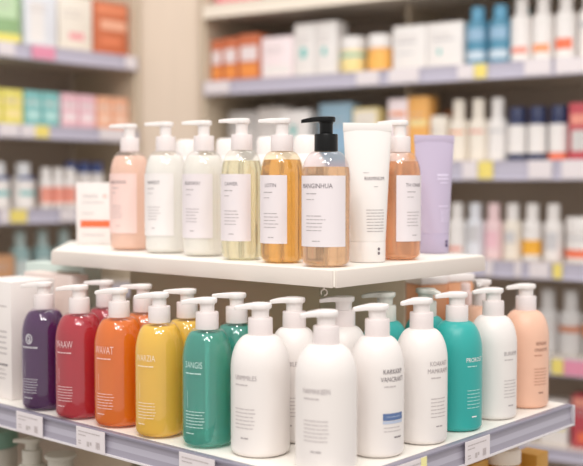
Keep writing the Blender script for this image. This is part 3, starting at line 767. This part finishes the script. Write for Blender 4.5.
# --- left unit, shelf D
for t, lab in [(.430, 'dusty teal bottle on the dim fourth shelf at left'), (.345, 'dusty teal bottle on the dim fourth shelf, just left of the upper shelf end'), (.26, 'dusty teal bottle behind the left end of the upper shelf')]:
    bbottle('L', 'D', t, .032, .190, DT, solid('cap_dusty', rgb(176, 192, 190), .45), lab, [(.2, .5, solid('label_dusty', rgb(196, 206, 204), .5), 60)], 'dusty teal bottles on the fourth left shelf', cap=.28, rc=.018)
bcarton('L', 'D', .560, .470, .115, BR, 'tan carton on the dim fourth shelf at far left')
for t0, t1, sh, m, lab in [(0.553, 0.493, 'A', PAPER, 'white price tag under the green box at top left'), (0.431, 0.344, 'A', PINK_TAG, 'pink price tag under the bluish white box at top left'), (0.06, 0.012, 'A', PAPER, 'white price tag at right end of the top left rail'),
                           (0.553, 0.482, 'B', PAPER, 'white price tag under the yellow boxes at left'), (0.475, 0.423, 'B', PAPER, 'white price tag under the teal boxes at left'), (0.423, 0.371, 'B', YELLOW_TAG, 'yellow price tag under the teal boxes at left'), (0.171, 0.06, 'B', PAPER, 'white price tag under the peach boxes at left'),
                           (0.553, 0.522, 'C', PAPER, 'white price tag at far left of the third left rail'), (0.518, 0.457, 'C', YELLOW_TAG, 'yellow price tag under the teal-printed white bottles'), (0.332, 0.269, 'C', PAPER, 'white price tag under the salmon-label bottles')]:
    btag('L', sh, t0, t1, lab, m, 'price tags on the left background rails', detail=False)

# --- right unit, shelf T (only the feet of the packs are in view)
bcarton('R', 'T', .02, .205, .14, PKR, 'rose pink box on the topmost right shelf, cut by the picture edge', [(.1, .5, PINK_PRINT, .1, .9)])
bcarton('R', 'T', .225, .40, .14, W, 'white box on the topmost right shelf beside the rose box')
bcarton('R', 'T', .41, .58, .14, WB, 'bluish white box on the topmost right shelf, right of the white box')
# --- shelf 1
for a, b, h, lab in [(.003, .050, .146, 'orange box with pale band at left end of the upper right shelf'), (.053, .115, .150, 'orange box with pale band, middle of three on upper right shelf'), (.118, .205, .156, 'orange box with pale band next to the blush carton')]:
    bcarton('R', '1', a, b, h, OR, lab, [(.42, .74, solid('pack_band_pale', rgb(236, 222, 222), .5), .08, .92), (.08, .36, solid('pack_orange_warm', rgb(238, 150, 74), .5), .08, .92)], group='orange boxes on the upper right background shelf', lines=False)
bcarton('R', '1', .212, .340, .138, LP_, 'blush white carton between the orange boxes and the tall white box', [(.1, .3, W, .1, .9)])
bcarton('R', '1', .343, .424, .172, W, 'tall white box with teal mark beside the blush carton', dots=[(.45, .45, .012, TEAL_PRINT)])
bcarton('R', '1', .426, .506, .172, W, 'tall white box with teal mark beside the small jars', dots=[(.40, .45, .009, TEAL_PRINT)])
bjar('R', '1', .549, .042, .118, PALEY, W, 'white-lidded jar with teal stripe on the upper right shelf', [(.44, .54, T_, 89)], 'small jars on the upper right shelf')
bjar('R', '1', .646, .042, .118, OR2, W, 'white-lidded jar with orange label on the upper right shelf', [(.08, .52, solid('pack_orange_jar', rgb(246, 186, 96), .5), 80)], 'small jars on the upper right shelf')
bcarton('R', '1', .706, .822, .135, W, 'wide white carton right of the orange jar', [(.60, .64, GREY_PRINT, .1, .7), (.36, .40, GREY_PRINT, .15, .6)])
bcarton('R', '1', .8225, .940, .135, W, 'wide white carton with teal dot left of the blue bottles', [(.60, .64, GREY_PRINT, .2, .8)], dots=[(.35, .35, .006, TEAL_PRINT)])
for t, lab in [(.975, 'blue bottle beside the wide white carton on the upper right shelf'), (1.046, 'blue bottle beside the white bottles on the upper right shelf')]:
    bbottle('R', '1', t, .0335, .176, BL, solid('cap_blue', rgb(104, 170, 204), .35), lab, [(.42, .62, BLP, 55), (.10, .24, solid('label_ice', rgb(200, 214, 226), .5), 60)], 'blue bottles on the upper right shelf', cap=.22, rc=.021)
for t, sb, lab in [(1.012, .115, 'deep teal bottle standing behind the two blue bottles'), (1.090, .115, 'deep teal bottle standing behind the right blue bottle')]:
    bbottle('R', '1', t, .0335, .176, solid('pack_deep_teal', rgb(44, 140, 160), .35), solid('cap_deep_teal', rgb(70, 160, 176), .35), lab, None, 'deep teal bottles behind the blue ones', cap=.22, rc=.021, sb=sb)
for i, (t, bh, lab) in enumerate([(1.112, (.14, .24), 'white bottle with coral label right of the blue bottles'), (1.177, (.14, .26), 'white bottle with apricot label, second of the white row at top right'),
                  (1.244, (.16, .32), 'white bottle with wide coral label at top right'), (1.312, (.45, .55), 'white bottle with grey print cut by the right picture edge')]):
    bbottle('R', '1', t, .0315, .190, W, W, lab, [(bh[0], bh[1], (SAL, AP, CORAL, GREY_PRINT)[i], 50)], 'white bottles on the upper right shelf', cap=.26, rc=.019)
# --- shelf 2
bcarton('R', '2', .030, .150, .185, GR, 'grey white carton at left end of the middle right shelf', [(.5, .6, W, .1, .9)], sb=.10)
bcarton('R', '2', .153, .270, .195, W, 'white carton behind the white pumps on the middle right shelf', sb=.10)
bcarton('R', '2', .290, .400, .175, W, 'white carton with teal dot behind the amber bottle', dots=[(.45, .62, .012, TEAL_PRINT)])
bcarton('R', '2', .440, .560, .192, solid('pack_slate_blue', rgb(146, 176, 194), .5), 'blue carton behind the black pump on the middle right shelf', [(.2, .6, BLP, .1, .9)])
bcarton('R', '2', .565, .655, .172, PALEY, 'pale yellow carton behind the white tube on the middle right shelf', [(.6, .95, WC, .05, .95)])
bcarton('R', '2', .690, .758, .196, LP_, 'blush carton beside the orange carton on the middle right shelf', [(.72, .8, AP, .1, .9)])
bcarton('R', '2', .760, .830, .200, OR2, 'light orange carton above the lavender tube', [(.55, .64, PALEY, .05, .95)])
bcarton('R', '2', .838, .893, .160, BRN, 'brown carton right of the light orange carton', sb=.125)
bcarton('R', '2', .836, .886, .138, WC, 'low cream carton in front of the brown carton on the middle right shelf')
for i, (t, lab) in enumerate([(.918, 'white slim-capped bottle beside the low cream carton'), (.981, 'white slim-capped bottle, middle of three on the middle right shelf'), (1.042, 'white slim-capped bottle beside the navy-capped ones')]):
    bbottle('R', '2', t, .030, .186, (WC, WC, W)[i], (WC, WC, W)[i], lab, [(.45, .49, (AP, SAL, GREY_PRINT)[i], 50)], 'slim-capped bottles on the middle right shelf', cap=.32, rc=.0185)
for i, (t, lab) in enumerate([(1.104, 'navy bottle with white label beside the slim-capped bottles'), (1.165, 'navy bottle with white label, middle of three'), (1.228, 'navy bottle with white label and coral foot beside the red box')]):
    bbottle('R', '2', t, .0295, .156, NV, NV, lab, [(.13, .66, W, 72)] if i < 2 else [(.14, .66, W, 72), (.0, .13, CORAL, 72)], 'navy-capped bottles on the middle right shelf', cap=.27, rc=.0255, sb=.035)
bcarton('R', '2', 1.264, 1.36, .160, RD, 'red and white box at right edge on the middle right shelf', [(.62, .80, SAL, .05, .95), (.15, .52, GR, .08, .95)], lines=False)
# --- shelf 3
for i, (t, m, cm, bd, lab) in enumerate([
    (.915, W, W, [(.12, .2, SAL, 50)], 'white bottle at the left on the lower right shelf, by the lavender tube'),
    (.974, WB, WB, [(.3, .6, GREY_PRINT, 40)], 'pale grey bottle left of the pink bottle on the lower right shelf'),
    (1.033, PKB, PKB, [(.2, .5, PK, 45)], 'pink bottle on the lower right shelf'),
    (1.092, WC, W, [(.3, .5, GREY_PRINT, 35)], 'cream bottle between the pink and the ochre-label bottles'),
    (1.152, W, W, [(.10, .36, OC, 85)], 'white bottle with ochre label on the lower right shelf'),
    (1.215, W, W, [(.2, .5, GREY_PRINT, 40)], 'white bottle between the ochre-label bottle and the red-label jar')]):
    bbottle('R', '3', t, .0280, .166, m, cm, lab, bd, 'bottles on the lower right shelf', cap=.30, rc=.018)
bjar('R', '3', 1.296, .048, .128, W, W, 'white tub with red label at right edge of the lower right shelf', [(.10, .28, CORAL, 80), (.5, .56, GREY_PRINT, 60)], lidh=.34)
# --- shelf 4
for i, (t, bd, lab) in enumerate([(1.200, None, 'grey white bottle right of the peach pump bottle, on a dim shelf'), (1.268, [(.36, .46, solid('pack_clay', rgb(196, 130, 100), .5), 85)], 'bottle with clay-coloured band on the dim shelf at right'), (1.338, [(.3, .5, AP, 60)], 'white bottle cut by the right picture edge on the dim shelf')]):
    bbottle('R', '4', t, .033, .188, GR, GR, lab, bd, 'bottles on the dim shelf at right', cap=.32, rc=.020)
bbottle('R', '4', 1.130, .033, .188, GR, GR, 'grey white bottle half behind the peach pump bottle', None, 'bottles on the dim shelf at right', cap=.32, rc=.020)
# --- shelf 5
bcarton('R', '5', 1.070, 1.150, .130, LP_, 'blush carton below the right end of the lower display shelf')
bcarton('R', '5', 1.190, 1.272, .125, W, 'white carton with yellow panel low at right', [(.35, .75, Y_, .15, .9)])
bcarton('R', '5', 1.283, 1.373, .150, RD, 'red carton low at the right picture edge', [(.78, .95, SAL, .05, .95), (.1, .3, CORAL, .2, .9)])
for t0, t1, sh, m, lab in [(0.012, 0.117, '1', PAPER, 'white tag at left end of the upper right rail'), (0.604, 0.684, '1', PAPER, 'white tag under the small jars'), (0.718, 0.82, '1', PAPER, 'white tag under the wide white carton'),
                           (0.945, 0.996, '1', PAPER, 'white tag under the left blue bottle'), (0.998, 1.036, '1', YELLOW_TAG, 'yellow tag under the blue bottles'), (1.15, 1.228, '1', PAPER, 'large white tag under the white bottles at top right'), (1.24, 1.4, '1', PAPER, 'long white tag at the right edge of the upper right rail'),
                           (0.963, 1.01, '2', PAPER, 'white tag under the slim-capped bottles'), (1.013, 1.058, '2', YELLOW_TAG, 'yellow tag under the slim-capped bottles'), (1.165, 1.234, '2', PAPER, 'white tag under the navy-capped bottles'), (1.262, 1.4, '2', PAPER, 'white tag under the red and white box'),
                           (1.038, 1.06, '3', PAPER, 'white tag under the pink bottle, lower right rail'), (1.127, 1.147, '3', PAPER, 'narrow white tag under the cream bottle'), (1.171, 1.229, '3', PAPER, 'white tag under the ochre-label bottle'), (1.24, 1.266, '3', YELLOW_TAG, 'yellow tag on the lower right rail'),
                           (1.212, 1.232, '4', PAPER, 'white tag beside the yellow tag on the dim rail'), (1.239, 1.273, '4', YELLOW_TAG, 'yellow tag on the dim rail right of the peach bottle'), (1.275, 1.4, '4', PINK_TAG, 'pink tag on the dim rail at the right edge')]:
    btag('R', sh, t0, t1, lab, m, 'price tags on the right background rails', detail=False)

# ------------------------------------------------------------------ setting
def struct(name, bm, mat, **k):
    o = obj(name, bm, mat, None, smooth=False); o['kind'] = 'structure'; return o
struct('floor', box(-4, 4, -2.5, 6, -.05, 0), solid('floor_tile', rgb(160, 150, 140), .35, var=.05, scale=2))
WALL = solid('wall_paint', rgb(226, 212, 196), .8, var=.03, scale=1.5)
struct('wall_back', box(-4, 4, 6, 6.1, 0, 3.4), WALL)
struct('trim_1', box(-.528, -.318, 3.64, 4.05, 0, 3.4, .004), solid('pillar_wood', rgb(222, 203, 184), .6, var=.08, scale=6, stretch=(18, 18, .5)))

# ------------------------------------------------------------------ light
w = bpy.data.worlds.new('store_ambience'); S.world = w; w.use_nodes = True
bg = w.node_tree.nodes['Background']; bg.inputs[0].default_value = (1.0, .975, .95, 1); bg.inputs[1].default_value = .92
def area(name, loc, size, power, target=None, col=(1, .972, .94), sy=None):
    l = bpy.data.lights.new(name, 'AREA'); l.energy = power; l.color = col
    l.shape = 'RECTANGLE' if sy else 'SQUARE'; l.size = size
    if sy: l.size_y = sy
    o = bpy.data.objects.new(name, l); COL.objects.link(o); o.location = loc
    if target:
        o.rotation_euler = (Vector(target) - Vector(loc)).to_track_quat('-Z', 'Y').to_euler()
    return o
area('ceiling_panel_front', (-.2, .2, 3.1), 1.6, 4, (0, 1.5, 1.1), sy=1.0)
area('ceiling_panel_aisle', (.0, 2.4, 3.2), 2.4, 15, (0, 3.0, .6), sy=.7)
for x, y, p in [(-.55, -.35, 8), (.40, -.55, 8), (-.10, -.10, 7), (.75, .35, 6), (-.75, .75, 6), (-.05, 1.45, 4)]:
    area('ceiling_spot', (x, y, 3.1), .24, p, (x * .4, 1.6, 1.1))

# ------------------------------------------------------------------ camera
cam = bpy.data.cameras.new('camera'); co = bpy.data.objects.new('camera', cam); COL.objects.link(co)
co.location = (0, 0, CAM_Z); co.rotation_euler = (PI / 2 - .046, 0, 0)
cam.sensor_width = 36; cam.lens = 36 * 1038.4 / 583; cam.clip_start = .02
cam.dof.use_dof = True; cam.dof.focus_distance = 1.52; cam.dof.aperture_fstop = 2.5
S.camera = co
S.view_settings.view_transform = 'Standard'
S.view_settings.look = 'None'
S.view_settings.exposure = -0.06
S.cycles.transparent_max_bounces = 24
S.cycles.max_bounces = 12
